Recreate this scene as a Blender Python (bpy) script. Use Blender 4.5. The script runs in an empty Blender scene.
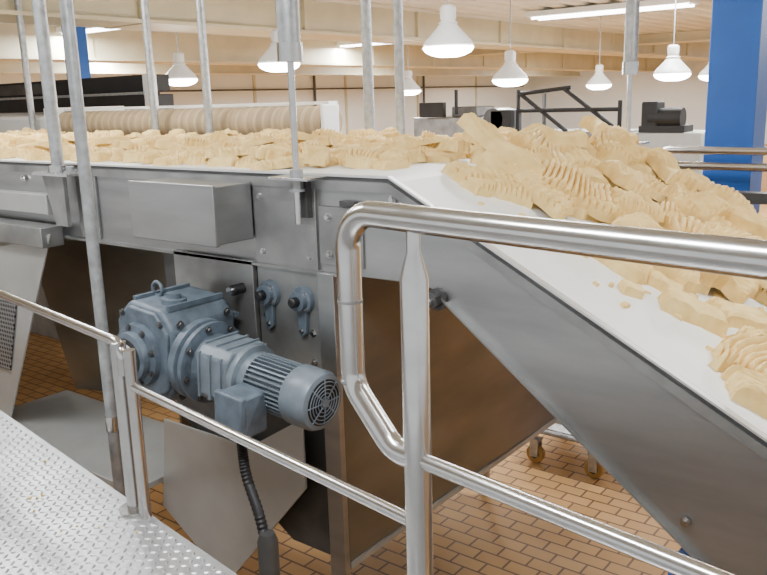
import bpy, bmesh, math, random
from mathutils import Vector, Matrix, noise
random.seed(11)
C=bpy.context.scene.collection

# ------------------------------------------------------------ materials
def mat(name,col,rough=.5,metal=0.,var=0.,vscale=6.,bump=0.,bscale=40.,stretch=(1,1,1),emit=None,es=0,col2=None,spec=None):
    m=bpy.data.materials.new(name); m.use_nodes=True; nt=m.node_tree; N=nt.nodes; b=N['Principled BSDF']
    b.inputs['Base Color'].default_value=(*col,1); b.inputs['Roughness'].default_value=rough; b.inputs['Metallic'].default_value=metal
    if spec is not None: b.inputs['Specular IOR Level'].default_value=spec
    tc=N.new('ShaderNodeTexCoord'); mp=N.new('ShaderNodeMapping'); mp.inputs['Scale'].default_value=stretch
    nt.links.new(tc.outputs['Object'],mp.inputs['Vector'])
    if var>0 or col2:
        n=N.new('ShaderNodeTexNoise'); n.inputs['Scale'].default_value=vscale; n.inputs['Detail'].default_value=5
        nt.links.new(mp.outputs[0],n.inputs['Vector'])
        r=N.new('ShaderNodeValToRGB'); r.color_ramp.elements[0].position=.3; r.color_ramp.elements[1].position=.7
        c2=col2 or tuple(max(0,c*(1-var)) for c in col)
        r.color_ramp.elements[0].color=(*c2,1); r.color_ramp.elements[1].color=(*(min(1,c*(1+var*.4)) for c in col),1)
        nt.links.new(n.outputs['Fac'],r.inputs['Fac']); nt.links.new(r.outputs['Color'],b.inputs['Base Color'])
        if metal>.3:
            mr=N.new('ShaderNodeMapRange'); mr.inputs['To Min'].default_value=rough+.12; mr.inputs['To Max'].default_value=max(.05,rough-.08)
            nt.links.new(n.outputs['Fac'],mr.inputs['Value']); nt.links.new(mr.outputs[0],b.inputs['Roughness'])
    if bump>0:
        n=N.new('ShaderNodeTexNoise'); n.inputs['Scale'].default_value=bscale; n.inputs['Detail'].default_value=4
        nt.links.new(mp.outputs[0],n.inputs['Vector'])
        bp=N.new('ShaderNodeBump'); bp.inputs['Strength'].default_value=bump; bp.inputs['Distance'].default_value=.01
        nt.links.new(n.outputs['Fac'],bp.inputs['Height']); nt.links.new(bp.outputs[0],b.inputs['Normal'])
    if emit:
        b.inputs['Emission Color'].default_value=(*emit,1); b.inputs['Emission Strength'].default_value=es
    return m
STEEL=mat('stainless_sheet',(.43,.435,.435),.33,.9,var=.28,vscale=3.0,bump=.03,bscale=60,stretch=(.4,1,2.5))
STEEL2=mat('stainless_plate',(.36,.365,.36),.42,.75,var=.35,vscale=5)
PANEL=mat('stainless_panel_light',(.50,.505,.49),.45,.5,var=.15,vscale=3)
STEELD=mat('steel_dark',(.11,.11,.11),.45,.6,var=.3)
BRIGHT=mat('polished_tube',(.66,.655,.65),.18,1.,var=.10,vscale=14)
GALV=mat('galvanised_pipe',(.44,.455,.465),.42,.7,var=.3,vscale=25)
LIP=mat('frame_lip_bright',(.78,.78,.76),.35,.6)
BROWN=mat('pan_painted_reflection',(.24,.215,.17),.36,.65,var=.35,vscale=2.2,stretch=(.5,.5,1.6))  # stainless steel; brown reflection of the floor tiles painted into the colour
BELT=mat('white_belt',(.90,.90,.87),.45,0,var=.05,vscale=5)
BLUEG=mat('bluegrey_paint',(.115,.15,.19),.42,.0,var=.35,vscale=18,bump=.15,bscale=120)
BLUEL=mat('bluegrey_motor',(.185,.225,.265),.4,.1,var=.2,vscale=20)
BLACK=mat('black_rubber',(.012,.012,.014),.5)
DARK=mat('dark_machine',(.015,.016,.018),.6,0,var=.3)
WHITE=mat('white_enamel',(.86,.87,.86),.4)
CREAM=mat('cream_paint',(.60,.54,.37),.5,0,var=.12,vscale=2)
BLUE=mat('blue_column_paint',(.015,.11,.47),.4,0,var=.12,vscale=3)
ROLL=mat('roller_cloth',(.42,.31,.18),.6,0,var=.25,vscale=9,stretch=(3,.3,.3))
ROLL2=mat('roller_band',(.48,.37,.23),.6,0)
YEL=mat('caster_wheel',(.45,.26,.07),.5)
GLOW=mat('lamp_lens',(1,1,1),.4,emit=(1,.99,.96),es=25)
SHADE=mat('lamp_refractor',(.62,.63,.62),.25,emit=(1,.97,.90),es=.3)
TUBEL=mat('fluorescent_or_fill_tube',(1,1,1),.4,emit=(.98,.99,1),es=12)
DOUGH=mat('dough',(.90,.68,.29),.6,0,var=.13,vscale=14,bump=.25,bscale=110,col2=(.76,.52,.18))
CEIL=mat('ceiling_deck',(.66,.65,.58),.6,0,var=.08,vscale=1)
WALL=mat('wall_paint',(.85,.86,.83),.6,0,var=.05,vscale=.6)

def tile_mat():
    m=bpy.data.materials.new('floor_tiles'); m.use_nodes=True; nt=m.node_tree; N=nt.nodes; b=N['Principled BSDF']
    tc=N.new('ShaderNodeTexCoord'); br=N.new('ShaderNodeTexBrick')
    br.inputs['Scale'].default_value=1; br.inputs['Brick Width'].default_value=.18; br.inputs['Row Height'].default_value=.1
    br.inputs['Mortar Size'].default_value=.007; br.inputs['Mortar Smooth'].default_value=.2; br.inputs['Bias'].default_value=0
    br.inputs['Color1'].default_value=(.66,.38,.15,1); br.inputs['Color2'].default_value=(.58,.32,.12,1); br.inputs['Mortar'].default_value=(.20,.11,.055,1)
    nt.links.new(tc.outputs['Object'],br.inputs['Vector']); 
    n=N.new('ShaderNodeTexNoise'); n.inputs['Scale'].default_value=1.5; nt.links.new(tc.outputs['Object'],n.inputs['Vector'])
    mx=N.new('ShaderNodeMixRGB'); mx.blend_type='MULTIPLY'; mx.inputs[0].default_value=.2
    nt.links.new(br.outputs['Color'],mx.inputs[1]); nt.links.new(n.outputs['Fac'],mx.inputs[2]); nt.links.new(mx.outputs[0],b.inputs['Base Color'])
    bp=N.new('ShaderNodeBump'); bp.inputs['Strength'].default_value=.4; bp.inputs['Distance'].default_value=.004; bp.invert=True
    nt.links.new(br.outputs['Fac'],bp.inputs['Height']); nt.links.new(bp.outputs[0],b.inputs['Normal'])
    b.inputs['Roughness'].default_value=.55; b.inputs['Specular IOR Level'].default_value=.3
    return m
TILE=tile_mat()
def mesh_mat():
    m=mat('perforated_guard',(.3,.3,.3),.5,.5); nt=m.node_tree; N=nt.nodes; b=N['Principled BSDF']
    tc=N.new('ShaderNodeTexCoord'); v=N.new('ShaderNodeTexVoronoi'); v.inputs['Scale'].default_value=40; v.inputs['Randomness'].default_value=0
    r=N.new('ShaderNodeValToRGB'); r.color_ramp.elements[0].position=.35; r.color_ramp.elements[1].position=.45
    r.color_ramp.elements[0].color=(.02,.02,.02,1); r.color_ramp.elements[1].color=(.3,.3,.3,1)
    nt.links.new(tc.outputs['Object'],v.inputs['Vector']); nt.links.new(v.outputs['Distance'],r.inputs['Fac']); nt.links.new(r.outputs[0],b.inputs['Base Color'])
    return m
PERF=mesh_mat()

# ------------------------------------------------------------ helpers
def empty(name,loc=(0,0,0),parent=None):
    e=bpy.data.objects.new(name,None); e.location=loc; e.empty_display_size=.1; C.objects.link(e)
    if parent: e.parent=parent
    return e
def fin(name,bm,m,parent=None,smooth=False,bevel=0,seg=2):
    bmesh.ops.recalc_face_normals(bm,faces=bm.faces)
    me=bpy.data.meshes.new(name); bm.to_mesh(me); bm.free(); me.materials.append(m)
    o=bpy.data.objects.new(name,me); C.objects.link(o)
    if parent: o.parent=parent
    if smooth:
        me.polygons.foreach_set('use_smooth',[True]*len(me.polygons))
        try: me.set_sharp_from_angle(angle=math.radians(38))
        except Exception: pass
    if bevel:
        md=o.modifiers.new('bevel','BEVEL'); md.width=bevel; md.segments=seg; md.limit_method='ANGLE'; md.angle_limit=math.radians(40)
    return o
def bbox(bm,x0,x1,y0,y1,z0,z1):
    v=[bm.verts.new((x,y,z)) for x in (x0,x1) for y in (y0,y1) for z in (z0,z1)]
    for f in ((0,1,3,2),(4,6,7,5),(0,4,5,1),(2,3,7,6),(0,2,6,4),(1,5,7,3)): bm.faces.new([v[i] for i in f])
def box(name,x0,x1,y0,y1,z0,z1,m,parent=None,bevel=0):
    bm=bmesh.new(); bbox(bm,x0,x1,y0,y1,z0,z1); return fin(name,bm,m,parent,bevel>0,bevel)
def bcyl(bm,p0,p1,r,r2=None,seg=24,caps=True):
    p0=Vector(p0);p1=Vector(p1); r2=r if r2 is None else r2
    d=(p1-p0).normalized(); a=d.orthogonal().normalized(); b=d.cross(a)
    A=[];B=[]
    for i in range(seg):
        t=2*math.pi*i/seg; q=a*math.cos(t)+b*math.sin(t)
        A.append(bm.verts.new(p0+q*r)); B.append(bm.verts.new(p1+q*r2))
    for i in range(seg): bm.faces.new((A[i],A[(i+1)%seg],B[(i+1)%seg],B[i]))
    if caps: bm.faces.new(A[::-1]); bm.faces.new(B)
def cyl(name,p0,p1,r,m,parent=None,r2=None,seg=28,bevel=0):
    bm=bmesh.new(); bcyl(bm,p0,p1,r,r2,seg); return fin(name,bm,m,parent,True,bevel)
def lathe(name,p0,axis,prof,m,parent=None,seg=32):
    bm=bmesh.new(); p0=Vector(p0); d=Vector(axis).normalized(); a=d.orthogonal().normalized(); b=d.cross(a); R=[]
    for (h,r) in prof:
        R.append([bm.verts.new(p0+d*h+(a*math.cos(2*math.pi*i/seg)+b*math.sin(2*math.pi*i/seg))*max(r,.0005)) for i in range(seg)])
    for k in range(len(R)-1):
        for i in range(seg): bm.faces.new((R[k][i],R[k][(i+1)%seg],R[k+1][(i+1)%seg],R[k+1][i]))
    bm.faces.new(R[0][::-1]); bm.faces.new(R[-1])
    return fin(name,bm,m,parent,True)
def prism(name,pts,y0,y1,m,parent=None,bevel=0):
    bm=bmesh.new(); A=[bm.verts.new((x,y0,z)) for x,z in pts]; B=[bm.verts.new((x,y1,z)) for x,z in pts]
    n=len(pts); bm.faces.new(A); bm.faces.new(B[::-1])
    for i in range(n): bm.faces.new((A[i],B[i],B[(i+1)%n],A[(i+1)%n]))
    return fin(name,bm,m,parent,bevel>0,bevel)
def fillet(pts,r,n=10):
    pts=[Vector(p) for p in pts]; out=[pts[0]]
    for i in range(1,len(pts)-1):
        p=pts[i]; a=(pts[i-1]-p).normalized(); b=(pts[i+1]-p).normalized()
        ang=a.angle(b); d=min(r/math.tan(ang/2),(pts[i-1]-p).length*.49,(pts[i+1]-p).length*.49)
        rr=d*math.tan(ang/2); c=p+(a+b).normalized()*(rr/math.sin(ang/2)); s=p+a*d; e=p+b*d
        for k in range(n+1):
            t=k/n; v=(s-c).lerp(e-c,t).normalized()*rr; out.append(c+v)
    out.append(pts[-1]); return out
def tube(name,pts,r,m,parent=None,seg=24,rfun=None):
    pts=[Vector(p) for p in pts]; bm=bmesh.new(); rings=[]
    t=(pts[1]-pts[0]).normalized(); a=t.orthogonal().normalized()
    for i,p in enumerate(pts):
        if i==0: t=(pts[1]-pts[0])
        elif i==len(pts)-1: t=pts[-1]-pts[-2]
        else: t=(pts[i+1]-p).normalized()+(p-pts[i-1]).normalized()
        t.normalize(); a=(a-t*a.dot(t)).normalized(); b=t.cross(a); rr=rfun(i) if rfun else r
        rings.append([bm.verts.new(p+(a*math.cos(2*math.pi*k/seg)+b*math.sin(2*math.pi*k/seg))*rr) for k in range(seg)])
    for k in range(len(rings)-1):
        for i in range(seg): bm.faces.new((rings[k][i],rings[k][(i+1)%seg],rings[k+1][(i+1)%seg],rings[k+1][i]))
    bm.faces.new(rings[0][::-1]); bm.faces.new(rings[-1])
    return fin(name,bm,m,parent,True)
def bolts(name,pts,axis,r,h,m,parent):
    bm=bmesh.new(); ax=Vector(axis)
    for p in pts:
        p=Vector(p); bcyl(bm,p,p+ax*h*.3,r*1.5,seg=14); bcyl(bm,p+ax*h*.3,p+ax*h,r,seg=6)
    return fin(name,bm,m,parent)

# ------------------------------------------------------------ room shell
box('floor',-21.2,9,-5,40.2,-.1,0,TILE)
box('wall_left',-21.2,-21,-5,40,0,3.8,WALL)
box('wall_back',-21.2,9,40,40.2,0,3.8,WALL)
bm=bmesh.new(); x=-21.2; pts=[]
while x<9:
    pts+= [(x,3.80),(x+.14,3.80),(x+.18,3.86),(x+.32,3.86)]; x+=.36
pv=None
for (X,Z) in pts:
    v=(bm.verts.new((X,-5,Z)),bm.verts.new((X,40.2,Z)))
    if pv: bm.faces.new((pv[0],v[0],v[1],pv[1]))
    pv=v
fin('ceiling',bm,CEIL)
bm=bmesh.new()
for i in range(9): bbox(bm,-21,-20.95,-4+i*4.8,-3.9+i*4.8,0,3.8)
fin('trim_1',bm,CREAM)

def duct(x0,x1,z0,z1,y0=-3,y1=39,st=True):
    e=empty('ceiling_beam')
    box('web',x0,x1,y0,y1,z0,z1,CREAM,e)
    if st:
        bm=bmesh.new(); y=y0+1
        while y<y1:
            bbox(bm,x0-.05,x1+.05,y,y+.10,z0-.04,z1); y+=2.6
        fin('stiffeners',bm,CREAM,e)
    bm=bmesh.new(); bbox(bm,x0-.08,x1+.08,y0,y1,z0-.03,z0+.01); fin('flange',bm,CREAM,e)
duct(-8.4,-7.8,3.40,3.8); duct(-13.4,-12.8,3.3,3.8); duct(-18.2,-17.8,3.3,3.8,st=False)
e=empty('cross_beam'); box('web',-21,9,20,20.14,3.6,3.8,CREAM,e); box('flange',-21,9,19.9,20.24,3.56,3.6,CREAM,e)
e=empty('wall_conduit')
bm=bmesh.new()
for z in (2.9,): bcyl(bm,(-20.9,-4,z),(-20.9,39,z),.03,seg=8)
for y in (2,9,16,23,30): bcyl(bm,(-20.9,y,0),(-20.9,y,3.8),.05,seg=8)
fin('pipes',bm,STEELD,e)

# ceiling fixtures: tube housings around area lights, mostly added as fill
def fixture(x,y,power,lx=1.5,ly=.32):
    e=empty('fluorescent_or_fill_fixture',(x,y,3.7))
    box('housing',-lx/2,lx/2,-ly/2,ly/2,0,.08,WHITE,e)
    bm=bmesh.new()
    for k in (-ly/4,ly/4): bcyl(bm,(-lx/2+.05,k,-.02),(lx/2-.05,k,-.02),.018,seg=12)
    fin('tubes',bm,TUBEL,e)
    L=bpy.data.lights.new('fixture_light','AREA'); L.shape='RECTANGLE'; L.size=lx; L.size_y=.3; L.energy=power; L.color=(.95,.98,1)
    o=bpy.data.objects.new('fixture_light',L); C.objects.link(o); o.parent=e; o.location=(0,0,-.05)
for (x,y,p) in ((-1.2,.6,75),(-3.8,1.2,65),(.8,3.2,85),(-3,5.0,95),(-5.8,3.0,85),(-.6,8.5,160),(-12,8,300),(-12,15,340),(-4,17,340),(1.2,14,280),(-9,24,520),(-16,22,600),(0,26,520),(-17,12,550),(-5,33,700),(-15,33,700)):  # fill lights added to brighten the room, built as fluorescent fixtures
    fixture(x,y,p)
fixture(-5.3,12.6,150,2.6,.5); fixture(-2.9,10.3,150,2.6,.5)

# ------------------------------------------------------------ hanging high-bay lamps
def lamp(x,y,z,s=1.):
    e=empty('pendant_lamp',(x,y,z)); e.scale=(s,s,s)
    lathe('refractor',(0,0,0),(0,0,1),[(0,.215),(.02,.22),(.05,.205),(.10,.155),(.16,.10),(.18,.085)],SHADE,e)
    lathe('lens',(0,0,-.085),(0,0,1),[(0,.09),(.015,.15),(.04,.20),(.07,.222),(.086,.222)],GLOW,e)
    lathe('neck',(0,0,.18),(0,0,1),[(0,.07),(.02,.085),(.04,.06),(.06,.07),(.15,.07),(.17,.045)],WHITE,e)
    cyl('stem',(0,0,.35),(0,0,(3.82-z)/s),.008,GALV,e,seg=10)
    L=bpy.data.lights.new('lamp_light','POINT'); L.energy=45; L.shadow_soft_size=.15; L.color=(1,.97,.92)
    o=bpy.data.objects.new('lamp_light',L); C.objects.link(o); o.parent=e; o.location=(0,0,-.25)
for p in ((-4.1,6.27,2.92),(-6.4,6.5,2.89),(-9.0,7.27,2.82),(-3.6,10.6,2.69),(-5.2,9.35,2.68),(-8.9,12.3,2.62),(-6.2,14.4,2.62),(-4.1,14.0,2.70)):
    lamp(*p)

# ------------------------------------------------------------ blue columns
def column(x,y,w=.28):
    e=empty('steel_column',(x,y,0)); box('shaft',-w/2,w/2,-w/2,w/2,.02,3.8,BLUE,e,.006)
    box('base_plate',-w*.8,w*.8,-w*.8,w*.8,0,.02,BLUE,e)
column(-1.41,5.33); column(-11.4,7.3,.25)

# ------------------------------------------------------------ main conveyor
cv=empty('belt_conveyor')
XB=-1.715; S=.526
def zb(x): return 2.226 if x<=XB else 2.226-S*(x-XB)
side=[(-8,2.235),(XB,2.235),(1.2,.702),(1.2,.15),(-.45,1.03),(-1.536,1.858),(-1.60,1.875),(-1.937,1.868),(-8,1.868)]
prism('side_plate_near',side,2.25,2.256,STEEL,cv)
prism('side_plate_far',side,4.30,4.306,STEEL,cv)
def strip(name,pts,y0,y1,th,m,parent):
    up=[(x,z) for x,z in pts]; lo=[(x,z-th) for x,z in reversed(pts)]
    return prism(name,up+lo,y0,y1,m,parent)
arc=[(-8,2.226),(XB-.05,2.226),(XB-.02,2.224),(XB+.02,2.216),(XB+.06,2.226-S*.06),(1.2,2.226-S*(1.2-XB))]
strip('belt',arc,2.275,4.285,.008,BELT,cv)
strip('belt_return',[(x,z-.2) for x,z in arc],2.3,4.26,.006,BELT,cv)
lipn=[(-8,2.238),(XB,2.238),(1.2,.705)]
strip('edge_rail_near',lipn,2.238,2.262,.008,LIP,cv)
strip('edge_rail_far',lipn,4.294,4.32,.008,LIP,cv)
strip('flange_near',[(x,z-.022) for x,z in lipn],2.235,2.25,.035,STEEL2,cv)
strip('seam_near',[(x,z-.010) for x,z in lipn],2.244,2.252,.010,STEELD,cv)
strip('wear_strip_near',[(x,z-.006) for x,z in lipn],2.262,2.275,.01,STEELD,cv)
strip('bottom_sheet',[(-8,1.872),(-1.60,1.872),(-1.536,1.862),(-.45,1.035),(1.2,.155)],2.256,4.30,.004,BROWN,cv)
strip('lower_flange_near',[(-8,1.874),(-1.95,1.874)],2.225,2.25,.012,STEEL2,cv)
strip('incline_lower_flange',[(-1.52,1.855),(-.45,1.04),(1.2,.16)],2.23,2.25,.010,STEEL2,cv)
box('splice_plate',-2.39,-2.06,2.238,2.25,1.44,2.20,STEEL2,cv,.002)
box('end_plate',-3.62,-3.46,2.238,2.25,1.88,2.19,STEEL2,cv,.002)
box('side_channel',-5.2,-3.82,2.19,2.25,1.98,2.08,PANEL,cv,.004)
box('gear_mount_plate',-2.90,-2.405,2.225,2.25,1.28,1.88,STEEL2,cv,.002)
box('post_strip',-2.05,-1.97,2.22,2.25,.60,1.87,STEEL,cv,.002)
box('stub_plate',-2.05,-1.84,2.242,2.25,1.90,2.12,STEEL2,cv,.002)
box('handle',-1.93,-1.86,2.225,2.242,2.125,2.145,STEELD,cv,.002)
bolts('frame_bolts',[(x,2.242,z) for x,z in ((-3.50,2.15),(-3.50,1.95),(-2.35,2.14),(-2.35,1.92),(-2.10,2.14),(-2.10,1.92),(-2.0,2.08),(-2.0,1.94),(-1.89,2.08),(-1.89,1.94),(-2.35,1.66),(-2.10,1.62),(-2.35,1.50),(-2.1,1.5),(-1.70,2.16),(-.66,1.27),(-2.8,1.42),(-2.5,1.42),(-4.1,2.15),(-4.6,2.15))],(0,-1,0),.010,.014,BRIGHT,cv)
bolts('sensor_bolt',[(-1.52,2.25,1.83)],(0,-1,0),.026,.05,STEELD,cv)
cyl('sensor_tip',(-1.52,2.22,1.83),(-1.52,2.17,1.83),.012,BRIGHT,cv)
bl=empty('conveyor_hopper')
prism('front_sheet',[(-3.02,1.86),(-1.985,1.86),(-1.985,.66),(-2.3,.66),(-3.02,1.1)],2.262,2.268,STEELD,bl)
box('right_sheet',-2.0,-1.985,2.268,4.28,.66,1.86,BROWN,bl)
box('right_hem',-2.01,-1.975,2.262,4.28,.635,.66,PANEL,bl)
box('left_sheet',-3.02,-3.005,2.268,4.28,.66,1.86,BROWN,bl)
box('back_sheet',-3.02,-1.985,4.28,4.29,.66,1.86,STEEL2,bl)
prism('drip_panel',[(-3.02,1.08),(-3.09,.62),(-2.66,.36),(-2.13,.98),(-2.13,1.28),(-2.45,1.08)],2.18,2.19,PANEL,bl,.002)
box('panel_hook',-2.9,-2.2,2.19,2.262,1.0,1.03,STEEL,bl)
bm=bmesh.new()
for xx,yy in ((-2.95,2.32),(-2.95,4.2),(-2.5,4.2)): bcyl(bm,(xx,yy,0),(xx,yy,.7),.03,seg=14)
fin('legs',bm,STEEL,bl)
pn=empty('conveyor_underpan')
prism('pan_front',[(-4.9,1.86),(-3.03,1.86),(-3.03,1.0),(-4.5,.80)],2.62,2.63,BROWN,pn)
box('pan_tray',-4.6,-3.08,2.02,2.62,.74,.77,PANEL,pn,.003)
bm=bmesh.new()
for xx in (-4.5,-3.15):
    for yy in (2.08,2.57): bcyl(bm,(xx,yy,0),(xx,yy,.75),.02,seg=12)
fin('tray_legs',bm,STEEL,pn)
gd=empty('side_guard')
prism('guard_sheet',[(-3.72,1.90),(-4.38,.78),(-5.6,.78),(-5.6,1.80),(-4.2,1.80)],2.13,2.14,PANEL,gd,.002)
prism('guard_mesh',[(-4.12,1.50),(-4.28,1.10),(-5.4,1.10),(-5.4,1.50)],2.12,2.128,PERF,gd)
box('guard_upper_rail',-5.6,-3.75,2.10,2.22,1.83,1.93,STEEL2,gd,.004)
box('guard_leg',-5.0,-4.9,2.14,2.2,0,.8,STEEL,gd)
jb=empty('junction_box')
box('body',-2.9,-2.39,2.04,2.233,1.97,2.195,STEEL,jb,.004)
box('lid',-2.905,-2.385,2.032,2.05,1.965,2.20,STEEL,jb,.003)
# ------------------------------------------------------------ hanging rods / pipes
def hanger(x,y,zplate,main_r=.04,zs=2.67,rod=.0125,bracket=True,zlow=None):
    e=empty('ceiling_hanger',(x,y,0))
    cyl('sleeve',(0,0,zs),(0,0,3.85),main_r,GALV,e)
    cyl('collar',(0,0,zs-.035),(0,0,zs+.03),main_r*1.15,BRIGHT,e)
    cyl('rod',(0,0,zlow or zplate-.17),(0,0,zs),rod,BRIGHT,e)
    if bracket:
        box('plate',-.10,.10,-.05,.06,zplate-.006,zplate+.004,BRIGHT,e,.001)
        bm=bmesh.new(); bcyl(bm,(0,0,zplate+.004),(0,0,zplate+.03),.024,seg=6); bcyl(bm,(0,0,zplate-.04),(0,0,zplate-.008),.024,seg=6); bcyl(bm,(0,0,zplate-.05),(0,0,zplate-.04),.03,seg=16)
        fin('nuts',bm,GALV,e)
        box('gusset',-.028,.028,.02,.05,zplate-.15,zplate-.006,STEELD,e)
hanger(-2.10,2.19,2.225)
hanger(-1.72,4.40,2.225,.036,2.62)
def pipe(x,y,z0,r,top=3.85,foot=False):
    e=empty('support_pipe' if foot else 'hanging_pipe',(x,y,0)); cyl('pipe',(0,0,z0),(0,0,top),r,GALV,e,seg=20)
    cyl('foot' if foot else 'clamp',(0,0,z0),(0,0,z0+.03),r*1.5,BRIGHT,e)
    if foot: cyl('joint',(0,0,1.30),(0,0,1.36),r*1.15,BRIGHT,e)
pipe(-2.62,1.66,0,.022,foot=True)
pipe(-3.66,2.18,2.20,.030)
pipe(-7.75,4.4,2.2,.032); pipe(-5.8,4.38,2.2,.032); pipe(-5.12,4.38,2.2,.032)
pipe(-3.5,4.38,2.2,.034); pipe(-3.24,4.38,2.2,.030)
br=empty('pipe_bracket',parent=cv); box('plate',-3.80,-3.50,2.12,2.25,2.185,2.20,BRIGHT,br,.001)
prism('gusset',[(-3.78,2.185),(-3.60,2.185),(-3.60,1.94),(-3.70,1.94)],2.16,2.18,STEEL2,br)
bolts('nuts',[(-3.66,2.18,2.2),(-3.56,2.18,2.2)],(0,0,1),.02,.03,GALV,br)

# ------------------------------------------------------------ gear motor
gm=empty('gear_motor',(-2.61,1.97,1.555)); gm.rotation_euler=(0,math.radians(4.5),0); gm.scale=(.97,.97,.97)
def octo(w,h,c):
    return [(-w+c,-h),(w-c,-h),(w,-h+c),(w,h-c),(w-c,h),(-w+c,h),(-w,h-c),(-w,-h+c)]
prism('gear_case',[(x-.02,z) for x,z in octo(.17,.20,.07)],-.13,.20,BLUEG,gm,.018)
prism('case_front_rim',[(x-.02,z) for x,z in octo(.155,.185,.07)],-.145,-.12,BLUEG,gm,.008)
bm=bmesh.new()
for z in (-.12,-.04,.04,.12): bbox(bm,-.18,.145,.205,.225,z-.008,z+.008)
for x in (-.12,.09): bbox(bm,x-.008,x+.008,-.10,.18,.19,.212)
fin('case_ribs',bm,BLUEG,gm)
lathe('output_hub',(-.03,-.14,0),(0,-1,0),[(0,.13),(.03,.125),(.035,.10),(.065,.098),(.07,.085)],BLUEG,gm)
lathe('hub_recess',(-.03,-.209,0),(0,-1,0),[(0,.080),(.004,.078)],BLACK,gm)
lathe('hub_cap',(-.03,-.212,0),(0,-1,0),[(0,.055),(.010,.053),(.012,.03),(.016,.028)],LIP,gm)
bolts('case_bolts',[(-.03+.112*math.cos(a),-.17,.112*math.sin(a)) for a in [i*math.pi/4+.3 for i in range(8)]]+[(x-.02,-.145,z) for x in (-.12,.12) for z in (-.15,.15)],(0,-1,0),.010,.012,STEELD,gm)
bolts('case_side_bolts',[(.15,y,z) for y in (-.09,.15) for z in (-.15,.15)],(1,0,0),.011,.014,STEELD,gm)
lathe('top_boss',(.03,-.02,.19),(0,0,1),[(0,.055),(.03,.05),(.033,.03),(.05,.028)],BLUEG,gm)
tube('lifting_eye',[(-.10+.03*math.cos(a),0,.225+.03*math.sin(a)) for a in [i*2*math.pi/16 for i in range(17)]],.008,BLUEG,gm,seg=10)
lathe('input_flange',(.14,0,-.01),(1,0,0),[(0,.13),(.02,.165),(.055,.165),(.06,.15),(.075,.15),(.08,.165),(.10,.165),(.105,.12),(.15,.10)],BLUEG,gm)
bolts('flange_bolts',[(.245,.148*math.cos(a),.148*math.sin(a)-.01) for a in [i*math.pi/4+.2 for i in range(8)]],(1,0,0),.009,.014,STEELD,gm)
bm=bmesh.new()
A=octo(.115,.115,.035)
va=[bm.verts.new((.27,y,z-.01)) for y,z in A]; vb=[bm.verts.new((.44,y,z-.01)) for y,z in A]
bm.faces.new(va);bm.faces.new(vb[::-1])
for i in range(8): bm.faces.new((va[i],vb[i],vb[(i+1)%8],va[(i+1)%8]))
fin('second_stage',bm,BLUEL,gm,True,.01)
bm=bmesh.new()
for x in (.29,.35,.41): bbox(bm,x-.005,x+.005,-.122,.122,-.10,.08); bbox(bm,x-.005,x+.005,-.08,.08,-.13,.112)
fin('stage_ribs',bm,BLUEL,gm)
lathe('motor_adapter',(.44,0,-.01),(1,0,0),[(0,.12),(.02,.125),(.035,.125),(.04,.105),(.07,.10)],BLUEL,gm)
lathe('motor_body',(.50,0,-.01),(1,0,0),[(0,.088),(.22,.088)],BLUEL,gm)
bm=bmesh.new()
for k in range(36):
    a=2*math.pi*k/36; M=Matrix.Rotation(a,4,'X'); n0=len(bm.verts)
    bbox(bm,.51,.71,-.002,.002,.085,.106); bm.verts.ensure_lookup_table()
    for v in bm.verts[n0:]: v.co=M@v.co+Vector((0,0,-.01))
fin('motor_fins',bm,BLUEL,gm)
lathe('fan_cover',(.70,0,-.01),(1,0,0),[(0,.106),(.01,.112),(.10,.112),(.118,.104),(.124,.09)],BLUEL,gm,seg=40)
lathe('fan_opening',(.824,0,-.01),(1,0,0),[(0,.086),(.001,.086)],BLACK,gm)
bm=bmesh.new()
for r in (.022,.036,.050,.064,.078):
    for k in range(32):
        a=2*math.pi*k/32;b=2*math.pi*(k+1)/32
        bcyl(bm,(.829,r*math.cos(a),r*math.sin(a)-.01),(.829,r*math.cos(b),r*math.sin(b)-.01),.0021,seg=5,caps=False)
for k in range(8):
    a=math.pi*k/4; bcyl(bm,(.830,.018*math.cos(a),.018*math.sin(a)-.01),(.826,.088*math.cos(a),.088*math.sin(a)-.01),.0026,seg=5)
bcyl(bm,(.824,0,-.01),(.832,0,-.01),.016,seg=20)
fin('fan_grille',bm,BLUEL,gm)
box('terminal_box',.50,.63,-.20,-.085,-.15,.01,BLUEG,gm,.01)
box('terminal_lid',.495,.635,-.225,-.195,-.155,.015,BLUEG,gm,.008)
cyl('cable_gland',(.56,-.15,-.15),(.56,-.15,-.19),.022,BLACK,gm,seg=8)
ctl=[Vector(p) for p in ((-2.083,1.824,1.333),(-2.08,1.82,1.29),(-2.045,1.80,1.21),(-1.96,1.77,1.10),(-1.91,1.75,.98),(-1.90,1.75,.80),(-1.90,1.75,.0))]
pts=[]
for i in range(len(ctl)-1):
    p0=ctl[max(0,i-1)];p1=ctl[i];p2=ctl[i+1];p3=ctl[min(len(ctl)-1,i+2)]
    n=16 if i<5 else 30
    for k in range(n):
        t=k/n; pts.append(.5*((2*p1)+(p2-p0)*t+(2*p0-5*p1+4*p2-p3)*t*t+(3*p1-p0-3*p2+p3)*t**3))
pts.append(ctl[-1])
ce=empty('power_cable')
tube('corrugated_hose',pts,.018,BLACK,ce,seg=14,rfun=lambda i:.020 if i%2 else .017)
lathe('conduit_end',(-1.905,1.75,1.06),(0,0,-1),[(0,.026),(.03,.036),(.2,.036),(.21,.038),(1.06,.038)],STEELD,ce)

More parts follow.
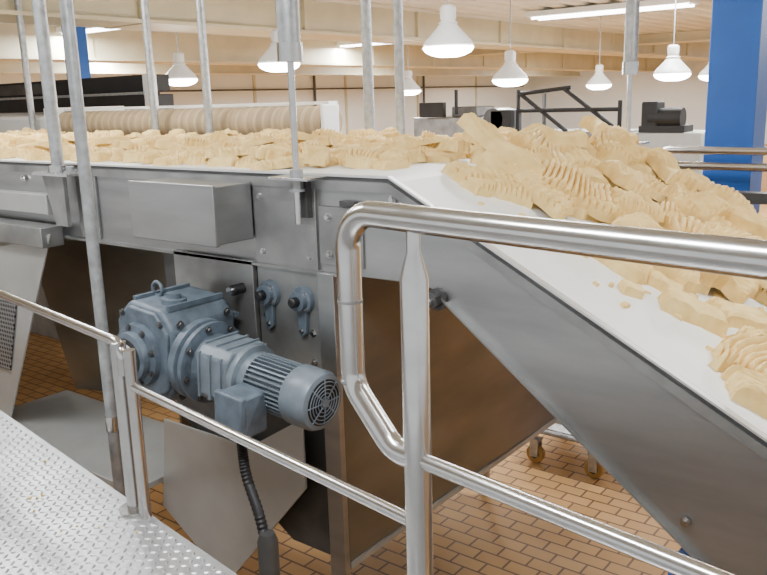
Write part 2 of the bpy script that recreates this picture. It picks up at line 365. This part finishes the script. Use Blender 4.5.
def bearing(x,z):
    e=empty('flange_bearing',(x,2.238,z),cv)
    lathe('housing',(0,0,0),(0,-1,0),[(0,.055),(.02,.052),(.025,.040),(.045,.038)],BLUEG,e)
    lathe('shaft',(0,-.04,0),(0,-1,0),[(0,.02),(.03,.02),(.035,.015)],BLACK,e)
    prism('arm',[(-.025,0),(.025,0),(.02,-.13),(.0,-.15),(-.02,-.13)],-.02,-.002,BLUEG,e,.003)
    bolts('bolts',[(.04*math.cos(a),-.02,.04*math.sin(a)) for a in (.8,2.4,3.9,5.5)]+[(0,-.02,-.12)],(0,-1,0),.006,.01,BRIGHT,e)
bearing(-2.32,1.755); bearing(-2.14,1.75)
cs=empty('proximity_sensor',parent=cv); cyl('body',(-2.47,2.225,1.76),(-2.47,2.17,1.76),.022,BLACK,cs); cyl('tip',(-2.47,2.17,1.76),(-2.47,2.15,1.76),.016,BRIGHT,cs)

# ------------------------------------------------------------ foreground railing and platform
def RY(x,off=0): return 1.2-.1525*(x+.87)+off
def rp(x,z,off=0): return (x,RY(x,off),z)
rl=empty('handrail')
tube('top_loop',fillet([rp(1.2,2.285),rp(-1.045,2.285),rp(-1.045,1.925),rp(-.93,1.815),rp(-.86,1.815)],.075,12),.0255,BRIGHT,rl)
tube('knee_rail',[rp(-.86,1.815),rp(1.2,1.815)],.0165,BRIGHT,rl)
lathe('post',rp(-.865,1.24),(0,0,1),[(0,.027),(.935,.027),(.985,.013),(1.03,.013)],BRIGHT,rl)
tube('toe_rail',[rp(-.865,1.675),rp(-2.06,1.675)],.014,BRIGHT,rl)
lathe('post_flange',rp(-.865,1.24),(0,0,1),[(0,.06),(.01,.06)],BRIGHT,rl)
bm=bmesh.new()
for z in (2.10,1.93): bcyl(bm,rp(-1.045,z),rp(-1.045,z+.006),.0262,seg=28)
fin('weld_beads',bm,STEEL2,rl)
rl2=empty('handrail')
tube('knee_rail',fillet([rp(-4.6,1.80),rp(-2.10,1.80),rp(-2.10,1.70)],.05,8),.0165,BRIGHT,rl2)
tube('post',[rp(-2.12,1.24),rp(-2.12,1.80)],.024,BRIGHT,rl2)
tube('post_inner',[rp(-2.05,1.24),rp(-2.05,1.79)],.018,BRIGHT,rl2)
tube('far_post',[rp(-4.4,1.24),rp(-4.4,1.80)],.024,BRIGHT,rl2)
lathe('post_flange',rp(-2.12,1.24),(0,0,1),[(0,.05),(.01,.05)],BRIGHT,rl2)

pf=empty('platform')
PLATE=mat('checker_plate',(.50,.505,.51),.36,.8,var=.15,vscale=7)
bm=bmesh.new()
A=[(-4.8,RY(-4.8,.02)),(1.6,RY(1.6,.02)),(1.6,-1.2),(-4.8,-1.2)]
va=[bm.verts.new((x,y,1.24)) for x,y in A]; vb=[bm.verts.new((x,y,1.225)) for x,y in A]
bm.faces.new(va); bm.faces.new(vb[::-1])
for i in range(4): bm.faces.new((va[i],vb[i],vb[(i+1)%4],va[(i+1)%4]))
fin('deck',bm,PLATE,pf)
bm=bmesh.new(); p=.026; ang=math.atan(-.1525)
for i in range(int(3.6/p)):
    for j in range(int(1.3/p)):
        u=-4.2+i*p; w=.0-j*p-.01
        cx=u; cy=RY(u)+w
        th=ang+(math.pi/4 if (i+j)%2 else -math.pi/4); c,s=math.cos(th),math.sin(th)
        L,W=.0125,.0045
        q=[(L,0),(L*.4,W),(-L*.4,W),(-L,0),(-L*.4,-W),(L*.4,-W)]
        o=[bm.verts.new((cx+a*c-b*s,cy+a*s+b*c,1.2402)) for a,b in q]
        t1=bm.verts.new((cx+L*.45*c,cy+L*.45*s,1.2435)); t2=bm.verts.new((cx-L*.45*c,cy-L*.45*s,1.2435))
        bm.faces.new((o[0],o[1],t1)); bm.faces.new((o[1],o[2],t2,t1)); bm.faces.new((o[2],o[3],t2)); bm.faces.new((o[3],o[4],t2)); bm.faces.new((o[4],o[5],t1,t2)); bm.faces.new((o[5],o[0],t1))
fin('deck_treads',bm,PLATE,pf)
tube('edge_beam',[rp(-4.8,1.17,.0),rp(1.6,1.17,.0)],.04,STEEL,pf,seg=4)
bm=bmesh.new()
for x in (-4.6,-.3,1.4):
    for y in (-1,1.0): bcyl(bm,(x,y,0),(x,y,1.23),.04,seg=16)
fin('legs',bm,STEEL,pf)
bm=bmesh.new()
for k in range(16):
    x=random.uniform(-3.1,-1.7); y=RY(x)-random.uniform(.04,.35); r=random.uniform(.003,.007)
    bmesh.ops.create_icosphere(bm,subdivisions=1,radius=r,matrix=Matrix.Translation((x,y,1.2435+r*.8)))
fin('fallen_crumbs',bm,DOUGH,pf)

# ------------------------------------------------------------ far railing
fr=empty('guard_rail')
for k,z in enumerate((2.15,2.06)): tube('rail_%d'%k,fillet([(-1.75,4.95,1.2),(-1.75,4.95,z),(2.5,4.95,z)],.08),.024,BRIGHT,fr)
bm=bmesh.new()
for x in (-1.75,-1.0,.2,1.4): bcyl(bm,(x,4.95,0),(x,4.95,2.10 if x>-1.7 else 1.25),.022,seg=14)
fin('posts',bm,BRIGHT,fr)
box('sill',-1.7,2.5,4.9,5.0,1.86,1.92,STEELD,fr)

# ------------------------------------------------------------ sheeter with roller
sh=empty('dough_sheeter')
cyl('roller',(-7.5,4.62,2.335),(-4.05,4.62,2.335),.125,ROLL,sh,seg=48)
bm=bmesh.new()
for k in range(34): bcyl(bm,(-7.45+k*.1,4.62,2.335),(-7.42+k*.1,4.62,2.335),.1262,seg=40)
fin('roller_bands',bm,ROLL2,sh)
box('end_plate_right',-4.05,-4.02,4.50,4.68,2.15,2.47,WHITE,sh,.01)
box('end_plate_left',-7.62,-7.5,4.45,5.3,2.05,2.50,WHITE,sh,.01)
box('rear_cover',-7.5,-5.2,4.80,5.0,2.25,2.46,WHITE,sh,.01)
box('cover_strip',-7.5,-4.05,4.60,4.70,2.468,2.49,WHITE,sh)
box('body',-7.6,-5.2,4.85,5.6,.05,2.2,STEEL2,sh,.01)
box('roller_stand',-4.10,-4.02,4.5,4.68,0,2.15,STEEL2,sh)
lc=empty('machine_cabinet'); box('cover',-10.8,-7.75,4.55,5.5,2.10,2.42,WHITE,lc,.03); box('base',-10.7,-7.8,4.65,5.4,0,2.1,STEEL2,lc,.01)
box('trim_band',-10.82,-7.74,4.54,4.56,2.24,2.26,STEELD,lc)
dk=empty('oven_hood')
box('black_housing',-11.8,-7.95,5.9,6.3,2.45,2.62,DARK,dk,.01)
box('upper_housing',-11.8,-8.0,5.95,6.3,2.65,2.84,DARK,dk,.01)
box('steel_band',-11.8,-7.95,5.88,5.9,2.62,2.65,GALV,dk)
box('glass_front',-11.3,-10.0,5.93,5.95,2.68,2.81,STEELD,dk)
box('end_post',-7.97,-7.85,5.9,6.0,0,2.84,WHITE,dk)
box('support_base',-11.7,-8.1,5.95,6.3,0,2.45,WHITE,dk)

# ------------------------------------------------------------ background machines
ms=empty('tubular_machine_frame')
P=[((-5.0,9.2,0),(-5.0,9.2,2.55)),((-3.7,9.2,0),(-3.7,9.2,2.4)),((-5.0,9.2,2.3),(-3.7,9.2,2.3)),((-5.0,9.2,2.52),(-4.35,9.2,2.05)),((-4.4,9.2,2.55),(-3.7,9.2,2.05)),((-5.0,9.9,0),(-5.0,9.9,2.5)),((-5.0,9.2,2.5),(-4.3,9.2,2.56))]
bm=bmesh.new()
for a,b in P: bcyl(bm,a,b,.025,seg=10)
fin('tubes',bm,DARK,ms); box('motor_block',-5.35,-5.05,9.1,9.4,2.0,2.32,DARK,ms,.02); cyl('drum',(-5.3,9.1,2.2),(-5.3,9.5,2.2),.14,STEELD,ms)
box('bench',-5.4,-3.6,9.1,9.9,2.0,2.05,STEEL2,ms)
m2=empty('mixer_unit'); box('base',-3.5,-2.7,9.0,9.6,0,2.05,PANEL,m2,.02); cyl('motor',(-3.3,9.1,2.2),(-2.95,9.1,2.2),.11,DARK,m2); box('cap',-3.4,-2.9,9.0,9.3,2.05,2.12,DARK,m2)
box('gear_head',-3.38,-3.2,9.0,9.25,2.1,2.38,DARK,m2,.02)
m3=empty('packing_machine'); box('body',-8.6,-7.2,12,13,0,2.15,STEEL2,m3,.02); box('panel',-8.4,-7.9,11.9,12,2.15,2.4,DARK,m3,.01); box('hood',-7.8,-7.3,12,12.6,2.15,2.32,STEELD,m3,.02)
cyl('pipe',(-7.7,12.0,2.2),(-7.7,12.0,2.6),.03,DARK,m3)
m5=empty('control_cabinet'); box('body',-1.2,.2,9.5,10.2,0,1.9,STEEL2,m5,.02); box('door',-1.1,.1,9.48,9.5,.3,1.8,PANEL,m5,.01); box('base',-1.2,.2,9.55,10.15,0,.05,DARK,m5)

# ------------------------------------------------------------ trolley with casters
tr=empty('wheeled_trolley')
bm=bmesh.new()
for a,b in (((-2.6,4.75,.26),(-1.9,4.75,.26)),((-2.6,5.4,.26),(-1.9,5.4,.26)),((-2.6,4.75,.26),(-2.6,5.4,.26)),((-1.9,4.75,.26),(-1.9,5.4,.26)),((-2.6,4.75,.36),(-1.9,4.75,.36)),((-2.6,4.75,.24),(-2.6,4.75,.4)),((-1.9,4.75,.24),(-1.9,4.75,.4)),((-2.25,4.75,.26),(-2.25,5.4,.26)),((-2.6,5.4,.26),(-2.6,5.4,.6)),((-1.9,5.4,.26),(-1.9,5.4,.6)),((-2.6,5.4,.6),(-1.9,5.4,.6))): bcyl(bm,a,b,.018,seg=10)
bbox(bm,-2.58,-1.92,4.77,5.38,.27,.28)
fin('frame',bm,GALV,tr)
for x in (-2.45,-2.02):
    for y in (4.80,5.35):
        cyl('wheel',(x,y-.02,.065),(x,y+.02,.065),.065,YEL,tr,bevel=.005)
        cyl('hub',(x,y-.024,.065),(x,y+.024,.065),.03,DARK,tr)
        bm=bmesh.new(); bbox(bm,x-.03,x+.03,y-.034,y-.026,.05,.17); bbox(bm,x-.03,x+.03,y+.026,y+.034,.05,.17); bbox(bm,x-.035,x+.035,y-.036,y+.036,.165,.18); bcyl(bm,(x,y,.18),(x,y,.26),.012,seg=8)
        fin('fork',bm,GALV,tr)
ls=empty('incline_support'); box('leg',-.72,-.62,2.45,2.55,.0,1.1,BLUE,ls); box('leg_far',-.72,-.62,4.0,4.1,.0,1.1,BLUE,ls); box('cross',-.72,-.62,2.3,4.25,1.0,1.08,BLUE,ls)

# ------------------------------------------------------------ dough
bm=bmesh.new()
def piece(x,y,L,W,H,yaw,ribs=6,bend=0.,lift=0.,pitch=0.,roll=0.,curl=0.,across=False,amp=.42,wav=0.):
    seed=random.random()*100
    big=L>.1
    if not big: nu,nv=8,6
    elif across: nu,nv=4*ribs,12
    else: nu,nv=16,4*ribs
    slope=0 if x<XB else math.atan(S)
    M=Matrix.Translation((x,y,zb(x)+lift-.003))@Matrix.Rotation(slope,4,'Y')@Matrix.Rotation(yaw,4,'Z')@Matrix.Rotation(pitch,4,'Y')@Matrix.Rotation(roll,4,'X')
    tp=random.uniform(-.25,.25)
    G=[]
    for i in range(nu+1):
        row=[]
        for j in range(nv+1):
            u=-1+2*i/nu; v=-1+2*j/nv
            uu=u if across else math.copysign(1-(1-abs(u))**1.8,u); vv=v if (big and not across) else math.copysign(1-(1-abs(v))**1.8,v)
            prof=(max(0,1-abs(uu)**18))**.5*(max(0,1-abs(vv)**18))**.5
            t=(.5+.5*(uu if across else vv))
            rib=(abs(math.sin(math.pi*ribs*t+math.pi*.5)))**.6 if big else 1
            n=noise.noise(Vector((uu*1.5+seed,vv*1.5,seed)))
            n2=noise.noise(Vector((uu*6+seed,vv*6,seed*2)))
            h=H*prof*(1-amp+amp*rib+.26*n+.14*n2)
            px=L*.5*uu*(1+.18*noise.noise(Vector((vv*4,seed,1)))); py=W*.5*vv*(1+tp*uu+.22*noise.noise(Vector((uu*3,seed,5))))
            if bend:
                R=L/bend; a=px/R; px=(R+py)*math.sin(a); py=(R+py)*math.cos(a)-R
            lift2=curl*L*uu*uu+wav*(1+math.sin(uu*4+seed))*.5
            row.append(bm.verts.new(M@Vector((px,py,h+lift2*(1 if prof>.02 else .2)))))
        G.append(row)
    for i in range(nu):
        for j in range(nv): bm.faces.new((G[i][j],G[i+1][j],G[i+1][j+1],G[i][j+1]))
R=random.uniform; ch=random.choice
def scatter(n,x0,x1,y0,y1,dmin,cond=lambda x,y:True):
    out=[];tries=0
    while len(out)<n and tries<20000:
        tries+=1; x=R(x0,x1);y=R(y0,y1)
        if not cond(x,y): continue
        if all((x-a)**2+(y-b)**2>dmin*dmin for a,b in out): out.append((x,y))
    return out
for x,y in scatter(400,-7.4,-1.95,2.40,4.2,.115,lambda x,y: not(x>-2.35 and y<2.60)):
    ac=random.random()<.6
    piece(x,y,R(.105,.20),R(.07,.11),R(.035,.055),R(-.35,.35)+ch((0,0,1.57,.8)),ch((6,7,8)) if ac else ch((3,4,5)),R(-.6,.6),across=ac,curl=R(0,.05),roll=R(-.2,.2),pitch=R(-.15,.15))
for x,y in scatter(80,-7.2,-1.95,2.5,4.1,.2):
    ac=random.random()<.6
    piece(x,y,R(.12,.22),R(.08,.12),R(.032,.05),R(0,3.1),8 if ac else 5,R(-1,1),lift=R(.03,.045),pitch=R(-.3,.3),roll=R(-.3,.3),across=ac)
# incline heap
inc=lambda x,y: y>2.78+.30*math.sin(x*7+1)**2+max(0,(x+1.35))*.35 
for x,y in scatter(46,-1.80,-.1,2.6,4.15,.20,inc):
    ac=random.random()<.6
    piece(x,y,R(.20,.36),R(.12,.18),R(.05,.07),R(-.6,1.3),ch((11,12,14)) if ac else ch((6,7,8)),R(-1.1,1.1),curl=R(0,.04),across=ac,wav=R(0,.03))
for x,y in scatter(24,-1.80,-.7,2.95,4.1,.24):
    ac=random.random()<.7
    piece(x,y,R(.24,.38),R(.14,.20),R(.045,.06),R(-.8,1.4),ch((11,12,14)) if ac else ch((7,8)),R(-1.4,1.4),lift=R(.04,.06),pitch=R(-.15,.2),roll=R(-.25,.25),across=ac,wav=.03)
for x,y in scatter(34,-1.7,-.4,2.7,4.1,.15):
    piece(x,y,R(.105,.15),R(.06,.10),R(.03,.05),R(0,3),3,lift=R(0,.02),amp=.15,roll=R(-.3,.3))
piece(-.825,2.72,.22,.11,.055,.5,3,amp=.12)
piece(-.60,2.66,.36,.24,.06,1.3,9,1.0,curl=.05); piece(-.50,2.46,.28,.16,.06,.3,6,.5)
piece(-1.58,2.72,.34,.18,.055,.9,12,1.0,across=True); piece(-1.48,2.86,.34,.18,.05,-.3,12,-.9,lift=.03,across=True)
piece(-1.13,2.74,.30,.13,.05,.15,5); piece(-.99,2.60,.08,.06,.035,.7,2); piece(-1.24,2.64,.14,.10,.045,.7,3,amp=.15); piece(-.95,2.80,.12,.08,.04,.2,3,amp=.15); piece(-.72,2.95,.25,.12,.05,.9,4,amp=.15)
for k in range(110):
    x=R(-1.7,-.3); y=R(2.45,3.4); piece(x,y,R(.012,.045),R(.010,.03),R(.01,.018),R(0,3),2)
fin('dough_pieces',bm,DOUGH,None,True)

# ------------------------------------------------------------ world, camera
w=bpy.data.worlds.new('world'); bpy.context.scene.world=w; w.use_nodes=True
w.node_tree.nodes['Background'].inputs[0].default_value=(.96,.985,1,1); w.node_tree.nodes['Background'].inputs[1].default_value=1.0

PHI=math.radians(38); TH=math.radians(13); RO=math.radians(1.7); f=820
fh=Vector((-math.sin(PHI),math.cos(PHI),0)); r0=Vector((math.cos(PHI),math.sin(PHI),0)); up=Vector((0,0,1))
F=fh*math.cos(TH)-up*math.sin(TH); U0=up*math.cos(TH)+fh*math.sin(TH)
Rv=r0*math.cos(RO)-U0*math.sin(RO); Uv=U0*math.cos(RO)+r0*math.sin(RO)
cd=bpy.data.cameras.new('camera'); cam=bpy.data.objects.new('camera',cd); C.objects.link(cam)
m=Matrix((Rv,Uv,-F)).transposed().to_4x4(); m.translation=Vector((0,0,2.5)); cam.matrix_world=m
cd.lens=36*f/767; cd.clip_start=.05; cd.clip_end=200; bpy.context.scene.camera=cam
